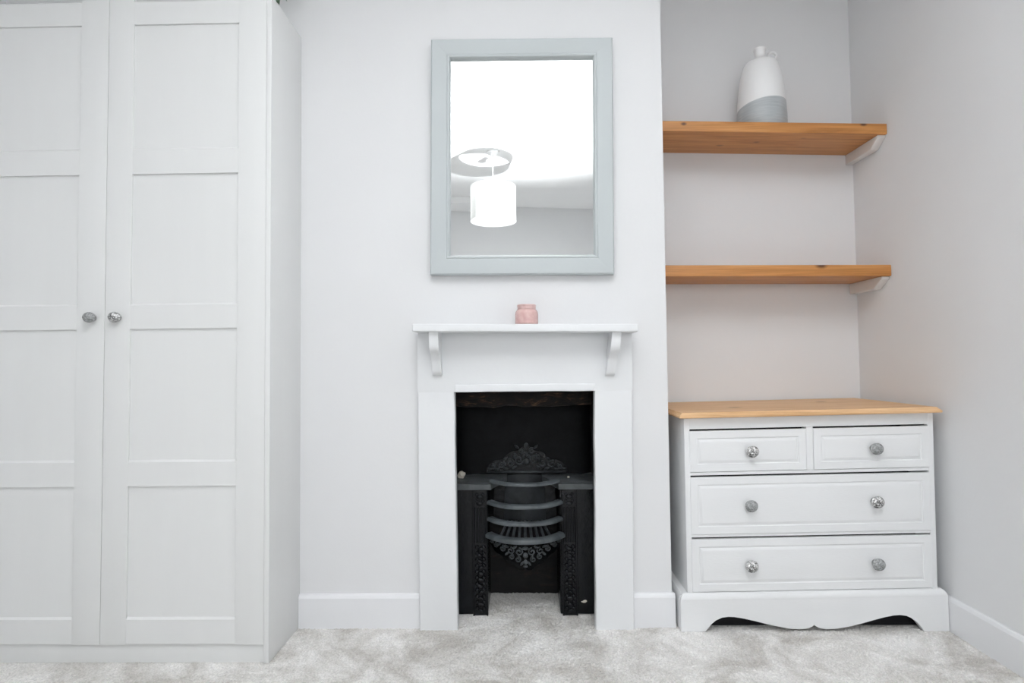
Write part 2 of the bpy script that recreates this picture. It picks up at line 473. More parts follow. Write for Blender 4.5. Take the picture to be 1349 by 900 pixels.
# ------------------------------------------------------------------ fireplace surround
SX0, SX1 = -0.3490, 0.3640
MS = -0.0112                  # the mantel runs slightly out of level
sur = thing('fireplace_surround', (0.006, -0.012, 0), 'white painted fireplace surround with bracketed mantel shelf around the black grate', 'fireplace')
def jamb(x0, x1, xt0, xt1):
    bm = bmesh.new()
    n = 14; L = []; R_ = []
    front, back = -0.026, 0.012
    rows = []
    for k in range(n+1):
        z = -0.003 + 0.783*k/n; f = k/n
        a = x0 + (xt0-x0)*f; c = x1 + (xt1-x1)*f
        w = 0.0016*noise.noise((z*9, x0*5, 1.3))
        if x0 < 0: c += w
        else: a += w
        rows.append([bm.verts.new((a, back, z)), bm.verts.new((a, front+.003, z)), bm.verts.new((a+.003, front, z)), bm.verts.new((c-.003, front, z)), bm.verts.new((c, front+.003, z)), bm.verts.new((c, back, z))])
    for r0, r1 in zip(rows, rows[1:]):
        for i in range(6): bm.faces.new((r0[i], r0[(i+1) % 6], r1[(i+1) % 6], r1[i]))
    bm.faces.new(rows[0]); bm.faces.new(rows[-1][::-1])
    return finish('jamb', bm, 'surround', sur, 30)
jamb(SX0+.003, -0.2195, SX0, -0.2265)
jamb(0.2345, SX1-.004, 0.2405, SX1+.003)
box('frieze', SX0, SX1+.004, -0.026, 0.012, 0.780, 0.986, 'surround', sur, 0.0004)
bm = bmesh.new(); add_box(bm, -0.2240, 0.2430, -0.0335, -0.02, 0.7795, 0.8045, 0.004, 3)
bmesh.ops.subdivide_edges(bm, edges=[e for e in bm.edges if abs(e.verts[0].co.x-e.verts[1].co.x) > .2], cuts=12)
for v in bm.verts: v.co.z += 0.0018*noise.noise((v.co.x*14, 2, 0)); v.co.y += 0.001*noise.noise((v.co.x*20, 0, 5))
finish('lintel_strip', bm, 'surround', sur, 40)
WARP = lambda c: Vector((c.x, c.y, c.z + MS*(c.x)))
box('mantel_shelf', -0.3475, 0.3710, -0.122, 0.0, 0.9745, 0.9995, 'surround', sur, 0.004, 3)
def bracket(xc, lean):
    bm = bmesh.new()
    prof = [(-0.020, 0.976), (-0.104, 0.976), (-0.105, 0.955), (-0.103, 0.932), (-0.097, 0.918), (-0.086, 0.907), (-0.074, 0.899),
            (-0.064, 0.888), (-0.058, 0.874), (-0.054, 0.860), (-0.050, 0.848), (-0.043, 0.838), (-0.034, 0.833), (-0.020, 0.831)]
    add_prism(bm, prof, 'x', xc-.0150, xc+.0150)
    for v in bm.verts:
        v.co.x += lean*(0.976-v.co.z)
    bmesh.ops.bevel(bm, geom=sharp_edges(bm, .6), offset=0.0022, segments=2, affect='EDGES', clamp_overlap=True)
    return finish('bracket', bm, 'surround', sur, 40)
bracket(-0.2830, 0.02); bracket(0.3060, -0.10)
WARP = None

# ------------------------------------------------------------------ cast iron hob grate
GX = 0.006                    # centre of the grate
gr = thing('hob_grate', (GX, 0.16, 0), 'black cast iron hob grate with curved bars set inside the white surround', 'fire grate')
YJ = 0.080
ZH = 0.452
def relief_chain(bm, xc, z0, z1, y, w):
    z = z0; k = 0
    while z < z1:
        s = 0.8 + 0.4*random.random()
        add_blob(bm, (xc + random.uniform(-.002, .002), y, z), w*.36*s, 0.006, 0.0075*s, random.uniform(-.6, .6), 1)
        for sd in (-1, 1):
            add_blob(bm, (xc + sd*w*.30, y, z+.008), w*.20, 0.0055, 0.0065, sd*0.8, 1)
            a = [(xc + sd*(w*.12 + w*.22*math.sin(q*.9)), y-.001, z + .004*q) for q in range(4)]
            add_tube(bm, a, 0.0022, 5)
        z += 0.021; k += 1
for sd, xa, xb in ((-1, -0.250, -0.1262), (1, 0.1268, 0.258)):
    # outer cheek, sunk a little behind the pilaster
    bm = bmesh.new(); add_box(bm, xa, xb, YJ+.006, YJ+.030, 0.0, ZH-.012, 0.002, 1)
    bmesh.ops.subdivide_edges(bm, edges=bm.edges[:], cuts=8, use_grid_fill=True)
    for v in bm.verts:
        v.co.y += 0.004*noise.noise(v.co*34)
    j = finish('jamb', bm, 'iron', gr, 40)
    # inner return into the firebox
    xi = xb if sd < 0 else xa
    bm = bmesh.new(); add_box(bm, min(xi, xi-sd*-.012), max(xi, xi-sd*-.012), YJ+.008, 0.262, 0.0, ZH-.012, 0.002, 1)
    finish('firebox_cheek', bm, 'iron', gr, 40)
    pc = -0.1510 if sd < 0 else 0.1600
    bm = bmesh.new()
    add_box(bm, pc-.026, pc+.026, YJ-.004, YJ+.012, 0.0, ZH-.012, 0.002, 1)
    for q in (-.017, -.006, .006, .017):
        add_tube(bm, [(pc+q, YJ-.004, 0.25), (pc+q, YJ-.004, 0.37)], 0.0042, 8)
    add_tube(bm, [(pc-.0235, YJ-.004, 0.0), (pc-.0235, YJ-.004, 0.435)], 0.0030, 6)
    add_tube(bm, [(pc+.0235, YJ-.004, 0.0), (pc+.0235, YJ-.004, 0.435)], 0.0030, 6)
    pil = finish('pilaster', bm, 'iron', gr, 40)
    bm = bmesh.new(); relief_chain(bm, pc, 0.018, 0.235, YJ-.006, 0.040)
    finish('relief_ornament', bm, 'iron', pil, True)
    bm = bmesh.new()
    for dz in (0.385, 0.408):
        add_blob(bm, (pc, YJ-.006, dz), 0.012, 0.006, 0.007, 0, 2)
        for q in (-1, 1): add_blob(bm, (pc+q*.011, YJ-.006, dz+.009), 0.006, 0.005, 0.005, q*.6, 1)
    add_tube(bm, [(pc + .014*math.cos(a*.5236), YJ-.005, 0.397 + .018*math.sin(a*.5236)) for a in range(12)], 0.0022, 5, True)
    finish('rosette', bm, 'iron', pil, True)
# hob plates either side of the basket opening
def hob(sd):
    xo = -0.252 if sd < 0 else 0.262
    inner = [(GX+sd*0.118, YJ-.012), (GX+sd*0.112, YJ+.012), (GX+sd*0.066, 0.205), (GX+sd*0.066, 0.258)]
    bm = bmesh.new(); N = 14; T = []; Bt = []
    ys = [YJ-.012 + (0.258-YJ+.012)*k/N for k in range(N+1)]
    def xin(y):
        for (a, ya), (c, yc) in zip(inner, inner[1:]):
            if ya <= y <= yc + 1e-9: return a + (c-a)*(y-ya)/(yc-ya)
        return inner[-1][0]
    MX = 10
    for y in ys:
        r1 = []; r2 = []
        for i in range(MX+1):
            x = xo + (xin(y)-xo)*i/MX
            h = 0.004*noise.noise((x*26, y*26, 3.1)) * (1.8 if abs(x-GX) > .2 else .5)
            r1.append(bm.verts.new((x, y + (0.004*noise.noise((x*40, 1, 2)) if y == ys[0] else 0), ZH + h))); r2.append(bm.verts.new((x, y, ZH-.018)))
        T.append(r1); Bt.append(r2)
    for j in range(N):
        for i in range(MX):
            bm.faces.new((T[j][i], T[j][i+1], T[j+1][i+1], T[j+1][i])); bm.faces.new((Bt[j][i], Bt[j+1][i], Bt[j+1][i+1], Bt[j][i+1]))
    for j in range(N):
        for i in (0, MX): bm.faces.new((T[j][i], T[j+1][i], Bt[j+1][i], Bt[j][i]))
    for i in range(MX):
        for j in (0, N): bm.faces.new((T[j][i], T[j][i+1], Bt[j][i+1], Bt[j][i]))
    return finish('hob_plate', bm, 'iron_hob', gr, 40)
hob(-1); hob(1)
# curved bars of the basket
def arc_pts(half, bulge, z, n=18, y0=None, zdrop=0.0):
    y0 = YJ if y0 is None else y0
    pts = []
    for k in range(n+1):
        q = -1 + 2*k/n
        pts.append(Vector((GX + half*q, y0 - bulge*(1-abs(q)**2.6), z - zdrop*(1-q*q))))
    return pts
def bar(name, half, bulge, z, th, dep, ends=True, mat='iron_bar'):
    pts = arc_pts(half, bulge, z)
    bm = bmesh.new(); rings = []
    N = len(pts)
    for i, p in enumerate(pts):
        d = (pts[min(i+1, N-1)] - pts[max(i-1, 0)]); d.z = 0; d.normalize()
        nrm = Vector((d.y, -d.x, 0))          # outward (towards the room)
        tp = 1.0
        prof = [(-dep/2, -th/2), (dep/2, -th/2*.6), (dep/2, th/2*.4), (dep/4, th/2), (-dep/2, th/2)]
        rings.append([bm.verts.new(p + nrm*a*tp + Vector((0, 0, c))) for a, c in prof])
    n = 5
    for a, c in zip(rings, rings[1:]):
        for k in range(n): bm.faces.new((a[k], a[(k+1) % n], c[(k+1) % n], c[k]))
    bm.faces.new(rings[0][::-1]); bm.faces.new(rings[-1])
    return finish(name, bm, mat, gr, 50)
bar('basket_bar', 0.116, 0.070, ZH+.010, 0.013, 0.018)
bar('basket_bar', 0.124, 0.072, 0.388, 0.016, 0.022)
bar('basket_bar', 0.124, 0.072, 0.331, 0.016, 0.022)
bar('basket_bar', 0.128, 0.076, 0.275, 0.020, 0.026)
# firebrick back of the basket and floor bars
bm = bmesh.new()
N = 12; rows = []
for j, (z, hw, yb) in enumerate(((0.282, .078, .205), (0.34, .080, .212), (0.40, .078, .218), (0.452, .070, .226))):
    rows.append([bm.verts.new((GX + hw*(-1+2*k/N), yb + .02*(1-(-1+2*k/N)**2) + .004*noise.noise((k*.9, j*1.7, 4)), z)) for k in range(N+1)])
for a, c in zip(rows, rows[1:]):
    for k in range(N): bm.faces.new((a[k], a[k+1], c[k+1], c[k]))
g = bmesh.ops.solidify(bm, geom=bm.faces[:], thickness=0.012)
finish('firebrick', bm, 'iron_worn', gr, 40)
for sd in (-1, 1):
    bm = bmesh.new()
    add_prism(bm, [(GX+sd*.118, .285), (GX+sd*.080, .285), (GX+sd*.072, .44), (GX+sd*.112, .44)], 'y', 0.205, 0.218)
    bmesh.ops.recalc_face_normals(bm, faces=bm.faces[:])
    finish('basket_cheek', bm, 'iron', gr, 40)
for k in range(9):
    q = -1 + 2*k/8
    bm = bmesh.new()
    add_tube(bm, [(GX + q*.088, 0.020 + .05*q*q, 0.272), (GX + q*.078, 0.11, 0.280), (GX + q*.064, 0.205, 0.288)], 0.0052, 6)
    finish('floor_bar', bm, 'iron_bar', gr, True)
# pierced apron hanging from the bottom bar, following its curve
def curve_y(x):
    q = max(-1, min(1, (x-GX)/0.128)); return YJ - 0.074*(1-abs(q)**2.6)
bm = bmesh.new()
N = 28; rows = []
def apron_bottom(q):
    return 0.262 - 0.012 - 0.070*max(0, 1-abs(q)**1.35) - 0.010*abs(math.sin(q*math.pi*3.0))
for k in range(N+1):
    q = -1 + 2*k/N; x = GX + .124*q; zb = apron_bottom(q)
    rows.append([bm.verts.new((x, curve_y(x) + .012*j/5, 0.272 + (zb-0.272)*j/5)) for j in range(6)])
for a, c in zip(rows, rows[1:]):
    for j in range(5): bm.faces.new((a[j], a[j+1], c[j+1], c[j]))
bmesh.ops.solidify(bm, geom=bm.faces[:], thickness=0.006)
ap = finish('apron', bm, 'iron', gr, 40)
bm = bmesh.new()
def on_apron(x, z): return (x, curve_y(x) - .003 + .012*(0.272-z)/.09, z)
def scroll(bm, x, z, r, hand, turns=1.4, th=0.0026, yfun=on_apron, a0=0.0):
    pts = []
    for k in range(20):
        a = a0 + hand*turns*2*math.pi*k/19; rr = r*(1-.82*k/19)
        pts.append(yfun(x + rr*math.cos(a), z + rr*math.sin(a)))
    add_tube(bm, pts, th, 6)
for sd in (-1, 1):
    for x, z, r in ((.022, .240, .014), (.050, .243, .013), (.078, .246, .011), (.102, .252, .009), (.026, .214, .011), (.048, .222, .010)):
        scroll(bm, GX+sd*x, z, r, sd, 1.3, 0.0026, on_apron, math.pi/2)
    for x, z, ro in ((.036, .256, .5), (.064, .256, -.4), (.090, .258, .4), (.012, .200, .9), (.062, .232, .7), (.114, .258, -.3)):
        add_blob(bm, on_apron(GX+sd*x, z), 0.010, 0.0045, 0.0045, sd*ro, 1)
add_blob(bm, on_apron(GX, .252), .012, .005, .006, 0, 2); add_blob(bm, on_apron(GX, .228), .009, .006, .010, 0, 2)
add_blob(bm, on_apron(GX, .205), .007, .005, .009, 0, 2); add_blob(bm, on_apron(GX, .190), .010, .005, .006, 0, 1)
finish('scroll_ornament', bm, 'iron_worn', ap, True)
# crest standing at the back of the hob
bm = bmesh.new()
YC = 0.246
pts = []
for k in range(25):
    q = -1 + 2*k/24
    top = 0.020 + 0.072*max(0, 1-abs(q)*1.05)**1.1 + 0.016*abs(math.cos(q*math.pi*2.5))*(1-.3*abs(q)) if abs(q) < .99 else 0.012
    pts.append((GX+.008 + .152*q, ZH + .012 + top*.98))
outline = [(GX-.144, ZH+.004)] + pts + [(GX+.160, ZH+.004)]
add_prism(bm, outline, 'y', YC, YC+.010)
cr = finish('crest', bm, 'iron', gr, 30)
bm = bmesh.new()
flat_c = lambda x, z: (x, YC-.003, z)
for sd in (-1, 1):
    for x, z, r, a0 in ((.028, .506, .019, 0), (.062, .496, .016, 2), (.096, .490, .015, 1), (.126, .482, .011, 2), (.020, .540, .012, 1), (.044, .520, .010, 2)):
        scroll(bm, GX+.008+sd*x, z, r, sd, 1.4, 0.0036, flat_c, a0)
    for x, z, ro in ((.045, .480, .4), (.078, .475, -.3), (.110, .473, .2), (.080, .512, .5), (.010, .520, 1.1), (.036, .556, -.7), (.14, .474, .1)):
        add_blob(bm, flat_c(GX+.008+sd*x, z), .013, .006, .0055, sd*ro, 1)
add_blob(bm, flat_c(GX+.008, .560), .009, .006, .012, 0, 2); add_blob(bm, flat_c(GX+.008, .530), .008, .007, .010, 0, 2)
add_blob(bm, flat_c(GX+.008, .500), .012, .007, .012, 0, 2)
add_tube(bm, [(GX-.140, YC-.004, ZH+.010), (GX+.156, YC-.004, ZH+.010)], 0.004, 6)
finish('scroll_ornament', bm, 'iron_worn', cr, True)
# back plate above the hob, between crest and sooted brick
bm = bmesh.new(); add_box(bm, OX0+.008, OX1-.008, 0.258, 0.266, 0.30, 0.785, 0.002, 1)
bmesh.ops.subdivide_edges(bm, edges=bm.edges[:], cuts=10, use_grid_fill=True)
for v in bm.verts: v.co.y += .006*noise.noise(v.co*18)
finish('back_plate', bm, 'iron_soot', gr, True)

# plaster crumbs that fell on the hob
def chip(loc, s, label):
    bm = bmesh.new()
    bmesh.ops.create_icosphere(bm, subdivisions=2, radius=1.0)
    for v in bm.verts:
        v.co *= 1 + .45*noise.noise(v.co*1.7 + Vector(loc)*9)
        v.co = Vector((v.co.x*s[0], v.co.y*s[1], v.co.z*s[2])) + Vector(loc)
    return tag(finish('plaster_chip', bm, 'plaster', None), label, 'plaster')
chip((-0.226, 0.180, ZH+.0125), (.014, .012, .015), 'cream lump of crumbled plaster lying on the hob of the grate')
chip((0.166, 0.170, ZH+.004), (.0045, .004, .0035), 'tiny pale crumb of plaster on the bare side of the hob')
bm = bmesh.new(); add_blob(bm, (0.208, YJ+.004, 0.044), .011, .003, .0045, -.15, 2)
for v in bm.verts: v.co.z += .003*noise.noise(v.co*160)
finish('bare_patch', bm, 'plaster', gr, True)['label'] = 'pale bare patch where the black paint has flaked'

# ------------------------------------------------------------------ mirror
MC = Vector((0.0080, 0, 1.5750)); MR = math.radians(0.48)
WARP = lambda c: Vector((MC.x + (c.x-MC.x)*math.cos(MR) + (c.z-MC.z)*math.sin(MR), c.y, MC.z - (c.x-MC.x)*math.sin(MR) + (c.z-MC.z)*math.cos(MR)))
mir = thing('wall_mirror', (MC.x, -0.002, 1.173), 'rectangular mirror in a pale grey frame hung above the mantel', 'mirror')
hw, hh, fw = 0.3085, 0.4035, 0.0660
def frame_side(side):
    bm = bmesh.new()
    # profile across the frame: (distance from outer edge, depth towards the room)
    prof = [(0.0, 0.0), (0.0, 0.026), (0.004, 0.030), (0.050, 0.030), (0.054, 0.028), (0.057, 0.030), (0.062, 0.029), (fw, 0.022), (fw, 0.010), (fw-.01, 0.0)]
    A = []; B = []
    for d, y in prof:
        w, h = hw-d, hh-d
        a, c = {'top': ((-w, h), (w, h)), 'bottom': ((-w, -h), (w, -h)), 'left': ((-w, -h), (-w, h)), 'right': ((w, -h), (w, h))}[side]
        A.append(bm.verts.new((MC.x+a[0], -0.002-y, MC.z+a[1]))); B.append(bm.verts.new((MC.x+c[0], -0.002-y, MC.z+c[1])))
    n = len(prof)
    for k in range(n): bm.faces.new((A[k], A[(k+1) % n], B[(k+1) % n], B[k]))
    bm.faces.new(A); bm.faces.new(B[::-1])
    finish('frame_rail', bm, 'frame', mir, 35)
for s_ in ('top', 'bottom', 'left', 'right'): frame_side(s_)
box('glass', MC.x-hw+fw-.006, MC.x+hw-fw+.006, -0.015, -0.011, MC.z-hh+fw-.006, MC.z+hh-fw+.006, 'mirror', mir, 0)
WARP = None

# ------------------------------------------------------------------ wardrobe
YD = -0.2337
WX0, WX1 = -1.780, -0.7530
wz = 2.012
wr = thing('wardrobe', ((WX0+WX1)/2, -0.12, 0), 'tall white two-door wardrobe with framed panel doors beside the chimney breast', 'wardrobe')
box('side_panel', WX1-.0155, WX1, YD-.001, -0.0004, 0.0, wz, 'wardrobe', wr, 0.001)
box('side_panel', WX0, WX0+.018, YD+.002, -0.0004, 0.0, wz, 'wardrobe', wr, 0.001)
box('top_panel', WX0+.018, WX1-.0155, YD+.022, -0.001, wz-.018, wz, 'wardrobe', wr, 0.001)
box('bottom_panel', WX0+.018, WX1-.0155, YD+.022, -0.001, 0.055, 0.073, 'wardrobe', wr, 0.001)
box('back_panel', WX0+.018, WX1-.0155, -0.010, -0.001, 0.0, wz-.018, 'wardrobe', wr, 0)
box('plinth', WX0+.018, WX1-.0155, YD+.009, YD+.022, -0.002, 0.0555, 'wardrobe', wr, 0.001)
RAILS = [(0.0565, 0.1340), (0.5185, 0.5975), (0.9895, 1.0680), (1.4620, 1.5440), (1.9270, 2.0040)]
def wdoor(x0, x1, sl, srt, knob_x, kmat, klabel):
    d = box('door', x0, x1, YD+.008, YD+.020, 0.0560, 2.0050, 'wardrobe', wr, 0.001)
    box('stile', x0, x0+sl, YD, YD+.009, 0.0545, 2.0060, 'wardrobe', d, 0.0005)
    box('stile', x1-srt, x1, YD, YD+.009, 0.0545, 2.0060, 'wardrobe', d, 0.0005)
    for z0, z1 in RAILS:
        bm = bmesh.new()
        a, c = x0+sl, x1-srt
        prof = [(YD+.009, z0), (YD+.0005, z0), (YD+.0003, z0+.002), (YD+.0003, z1-.007), (YD+.0075, z1), (YD+.009, z1)]
        add_prism(bm, prof, 'x', a, c)
        finish('rail', bm, 'wardrobe', d)
    for (_, a), (c, _) in zip(RAILS, RAILS[1:]):
        box('panel', x0+sl-.001, x1-srt+.001, YD+.0062, YD+.0095, a-.001, c+.001, 'wardrobe', d, 0)
    make_knob(d, (knob_x, YD, 1.0250), kmat, 0.0185, klabel)
def make_knob(parent, base, mat, r, label, flat=0.86):
    """faceted ball knob on a chrome foot, standing off a vertical face"""
    bm = bmesh.new()
    prof = [(r*.02, r*1.52), (r*.35, r*1.49), (r*.68, r*1.38), (r*.90, r*1.20), (r*1.0, r*.96), (r*.95, r*.74), (r*.74, r*.55), (r*.45, r*.45), (r*.40, r*.30)]
    add_lathe(bm, base, prof[::-1], 14, 'Y')
    for v in bm.verts:
        v.co += Vector((1, 0, 1))*0.0006*noise.noise(v.co*300)
        v.co.z = base[2] + (v.co.z-base[2])*flat
    k = finish('knob', bm, mat, parent, 25)
    k['label'] = label
    if parent.parent is None or parent.parent.parent is None:
        bm = bmesh.new()
        add_lathe(bm, base, [(r*.62, 0), (r*.62, r*.12), (r*.42, r*.22), (r*.36, r*.40)], 18, 'Y')
        f = finish('knob_foot', bm, 'chrome', parent, 40)
    return k
GXW = -1.2570
wdoor(GXW+.0008, WX1-.0163, 0.0765, 0.0850, -1.2160, 'knob_silver', 'crackled silver glass knob')
wdoor(WX0+.001, GXW-.0008, 0.0850, 0.0845, -1.2925, 'knob_grey', 'mottled grey glass knob')

# trailing plant on top of the wardrobe; the tip of one leaf hangs into view
pl = thing('trailing_plant', (-0.880, -0.100, wz), 'trailing green plant in a pale pot on top of the wardrobe', 'plant')
bm = bmesh.new(); add_lathe(bm, (-0.880, -0.100, wz), [(.050, 0), (.058, .05), (.064, .10), (.066, .105), (.058, .105), (.056, .085)], 24)
finish('pot', bm, 'pot', pl, 40)
bm = bmesh.new(); add_lathe(bm, (-0.880, -0.100, wz+.08), [(.056, 0), (.05, .006), (.02, .010)], 20)
finish('soil', bm, 'dark_shade_soil', pl, 40)
tips = [(Vector((-0.7490, -0.2150, 2.0190)), Vector((-0.7440, -0.2000, 2.0020)))]
for k in range(9):
    a = k*0.7 + .3
    tips.append((Vector((-0.88 + .10*math.cos(a), -.10 + .10*math.sin(a), wz + .17 + .02*math.sin(3*a))), Vector((-0.88 + .15*math.cos(a), -.10 + .15*math.sin(a), wz + .09 + .03*math.cos(2*a)))))
for k, (mid, tip) in enumerate(tips):
    bm = bmesh.new(); root = Vector((-0.88, -0.10, wz+.088))
    ctl = root.lerp(mid, .5) + Vector((0, 0, .07))
    pts = [root*(1-t_)**2*1 + ctl*2*t_*(1-t_) + mid*t_**2 for t_ in [i/8 for i in range(9)]]
    add_tube(bm, pts, .0015, 5)
    finish('stem', bm, 'leaf', pl, True)
    bm = bmesh.new(); d = (tip-mid); s = d.cross(Vector((0.3, 1, .2))).normalized(); L = 7; rows = []
    base_ = mid - d*1.2
    for i in range(L+1):
        f = i/L; w = 0.014*math.sin(math.pi*min(1, f*.93+.07))**.8*(1.0 if f < 1 else 0.0) + .0004
        p = base_ + (tip-base_)*f + Vector((0, 0, .006*math.sin(math.pi*f)))
        n_ = d.cross(s).normalized()
        rows.append([bm.verts.new(p - s*w + n_*.002), bm.verts.new(p - n_*.001), bm.verts.new(p + s*w + n_*.002)])
    for a, c in zip(rows, rows[1:]):
        for i in (0, 1): bm.faces.new((a[i], a[i+1], c[i+1], c[i]))
    bmesh.ops.solidify(bm, geom=bm.faces[:], thickness=0.0008)
    finish('leaf', bm, 'leaf', pl, True)

# ------------------------------------------------------------------ alcove shelves
def shelf(zl, zr, th, yf, label, bt, bh, tipcut):
    global WARP
    x0, x1 = XB1+.0005, XR-.0010
    sl = (zr-zl)/(x1-x0)
    WARP = lambda c: Vector((c.x, c.y, c.z + sl*(c.x-x0)))
    sh = thing('wall_shelf', ((x0+x1)/2, (yf+YA)/2, (zl+zr)/2-th), label, 'shelf', 'pine shelves in the alcove')
    bm = bmesh.new(); add_box(bm, x0, x1, yf, YA-.001, zl-th, zl, 0.0028, 2)
    finish('board', bm, 'shelf_wood', sh, 40)
    for xa, xb in ((x1-bt, x1), (x0, x0+bt)):
        bm = bmesh.new()
        prof = [(YA-.001, zl-th), (yf+.010, zl-th), (yf+.012, zl-th-.010), (yf+.012+tipcut, zl-th-bh), (YA-.001, zl-th-bh)]
        add_prism(bm, prof, 'x', xa, xb)
        bmesh.ops.bevel(bm, geom=sharp_edges(bm, .3), offset=0.0015, segments=1, affect='EDGES')
        finish('support_batten', bm, 'batten', sh, 40)
    WARP = None
shelf(1.7835, 1.7560, 0.0395, 0.195, 'upper thick pine alcove shelf that carries the white vase', 0.030, 0.040, 0.045)
shelf(1.2350, 1.2255, 0.0420, 0.198, 'lower empty pine alcove shelf above the chest of drawers', 0.030, 0.042, 0.050)

# vase on the upper shelf
vx, vy, vz = 0.957, 0.300, 1.7695
bm = bmesh.new()
prof = [(.070, 0), (.088, .003), (.0925, .012), (.0922, .06), (.0885, .12), (.0835, .17), (.0765, .22), (.0700, .248), (.0640, .266), (.0560, .278), (.0410, .286), (.0265, .291), (.0212, .297), (.0205, .318), (.0212, .330), (.0235, .335), (.0225, .338), (.0180, .337), (.0155, .31), (.015, .29)]
add_lathe(bm, (vx, vy, vz), prof, 48)
bmesh.ops.remove_doubles(bm, verts=bm.verts[:], dist=1e-6)
WARP = None
vs_ = finish('vase', bm, 'vase', None, 50)
tag(vs_, 'white bottle vase with slanting grey dipped base on the upper pine shelf', 'vase')
WLOC[vs_.name] = Vector((vx, vy, vz))
bm = bmesh.new()
add_tube(bm, [(vx + .0480 + .0165*math.cos(a), vy, vz + .3080 + .0165*math.sin(a)) for a in [2*math.pi*k/20 for k in range(20)]], .0050, 8, True)
finish('handle', bm, 'rose', vs_, True)['label'] = 'small white loop handle'

# candle jar on the mantel
jx, jy, jz = 0.0180, -0.072, 0.9995 + MS*0.018
jar = thing('candle_jar', (jx, jy, jz), 'small pink glass candle jar standing on the mantel shelf', 'jar')
bm = bmesh.new(); add_lathe(bm, (jx, jy, jz), [(.033, 0), (.0365, .002), (.0375, .006), (.0375, .034), (.0360, .042), (.0320, .048), (.0295, .050)], 40)
finish('body', bm, 'pink', jar, 50)
bm = bmesh.new(); add_lathe(bm, (jx, jy, jz), [(.0285, .049), (.0300, .0505), (.0300, .0595), (.0310, .0605), (.0310, .0640), (.0300, .0650), (.0150, .0645)], 40)
finish('lid', bm, 'pink_lid', jar, 40)['label'] = 'dusty pink screw rim'

# ------------------------------------------------------------------ chest of drawers
CX0, CX1 = 0.5075, 1.3640
KS = 0.0150
WARP = lambda c: Vector((c.x + (0.013*(c.z-0.30)*(c.x-0.53)/0.81 if c.z > 0.119 else 0), c.y, c.z + KS*(c.x-0.545)*max(0.0, min(1.0, c.z/0.09))))
ch = thing('chest_of_drawers', (0.935, 0.17, 0), 'white painted chest of four drawers with pine top in the alcove', 'chest')
YP, YF = -0.0450, -0.0330        # plinth front, carcass front
YK = 0.385
fx0, fx1 = 0.5330, 1.3400        # carcass sides
box('side_panel', fx0, fx0+.018, YF, YK, 0.10, 0.6880, 'chest', ch, 0.0015)
box('side_panel', fx1-.018, fx1, YF, YK, 0.10, 0.6880, 'chest', ch, 0.0015)
box('back_panel', fx0+.018, fx1-.018, YK-.008, YK, 0.10, 0.6870, 'chest', ch, 0)
d0, d1 = 0.5490, 1.3255
mid = 0.9405
box('face_rail', fx0+.0165, fx1-.0165, YF, YF+.03, 0.6500, 0.6880, 'chest', ch, 0.001)
box('face_rail', fx0+.0165, fx1-.0165, YF+.001, YF+.03, 0.4985, 0.5085, 'chest', ch, 0.001)
box('face_rail', fx0+.0165, fx1-.0165, YF+.001, YF+.03, 0.2970, 0.3060, 'chest', ch, 0.001)
box('face_stile', mid-.0110, mid+.0110, YF, YF+.03, 0.5085, 0.6500, 'chest', ch, 0.001)
def drawer(x0, x1, z0, z1, knobs):
    """front with a flat border and a softly raised field"""
    bm = bmesh.new()
    rings = [(0.0, .014), (0.0, .0012), (0.0012, 0.0), (.024, 0.0), (.0262, .0026), (.0290, .0026), (.0370, -0.0012), (.0385, -0.0014)]
    prev = None
    for ins, dy in rings:
        ring = [bm.verts.new((x, YF-.002+dy, z)) for x, z in ((x0+ins, z0+ins), (x1-ins, z0+ins), (x1-ins, z1-ins), (x0+ins, z1-ins))]
        if prev:
            for k in range(4): bm.faces.new((prev[k], prev[(k+1) % 4], ring[(k+1) % 4], ring[k]))
        else: bm.faces.new(ring[::-1])
        prev = ring
    bm.faces.new(prev)
    d = finish('drawer', bm, 'chest', ch, 20)
    box('drawer_box', x0+.012, x1-.012, YF+.0125, YK-.05, z0+.004, z1-.012, 'dark_shade_soil', d, 0)  # box coloured near black to paint shade into the gaps
    for kx, kz, km, lb in knobs:
        make_knob(d, (kx, YF-.0034, kz), km, 0.0205, lb, 0.95)
GL, SL = 'mottled grey glass knob', 'crackled silver glass knob'
drawer(d0, mid-.0118, 0.5100, 0.6440, [(0.7460, 0.5760, 'knob_silver', SL)])
drawer(mid+.0118, d1, 0.5100, 0.6440, [(1.1440, 0.5760, 'knob_grey', GL)])
drawer(d0, d1, 0.3070, 0.4925, [(0.7390, 0.4010, 'knob_grey', GL), (1.1430, 0.4050, 'knob_silver', SL)])
drawer(d0, d1, 0.1220, 0.2910, [(0.7365, 0.2080, 'knob_silver', SL), (1.1420, 0.2060, 'knob_grey', GL)])
# hidden board added near black, standing in for shade in the drawer gaps
box('gap_shade_board', fx0+.018, fx1-.018, YF+.016, YK-.01, 0.6460, 0.6490, 'dark_shade_soil', ch, 0)
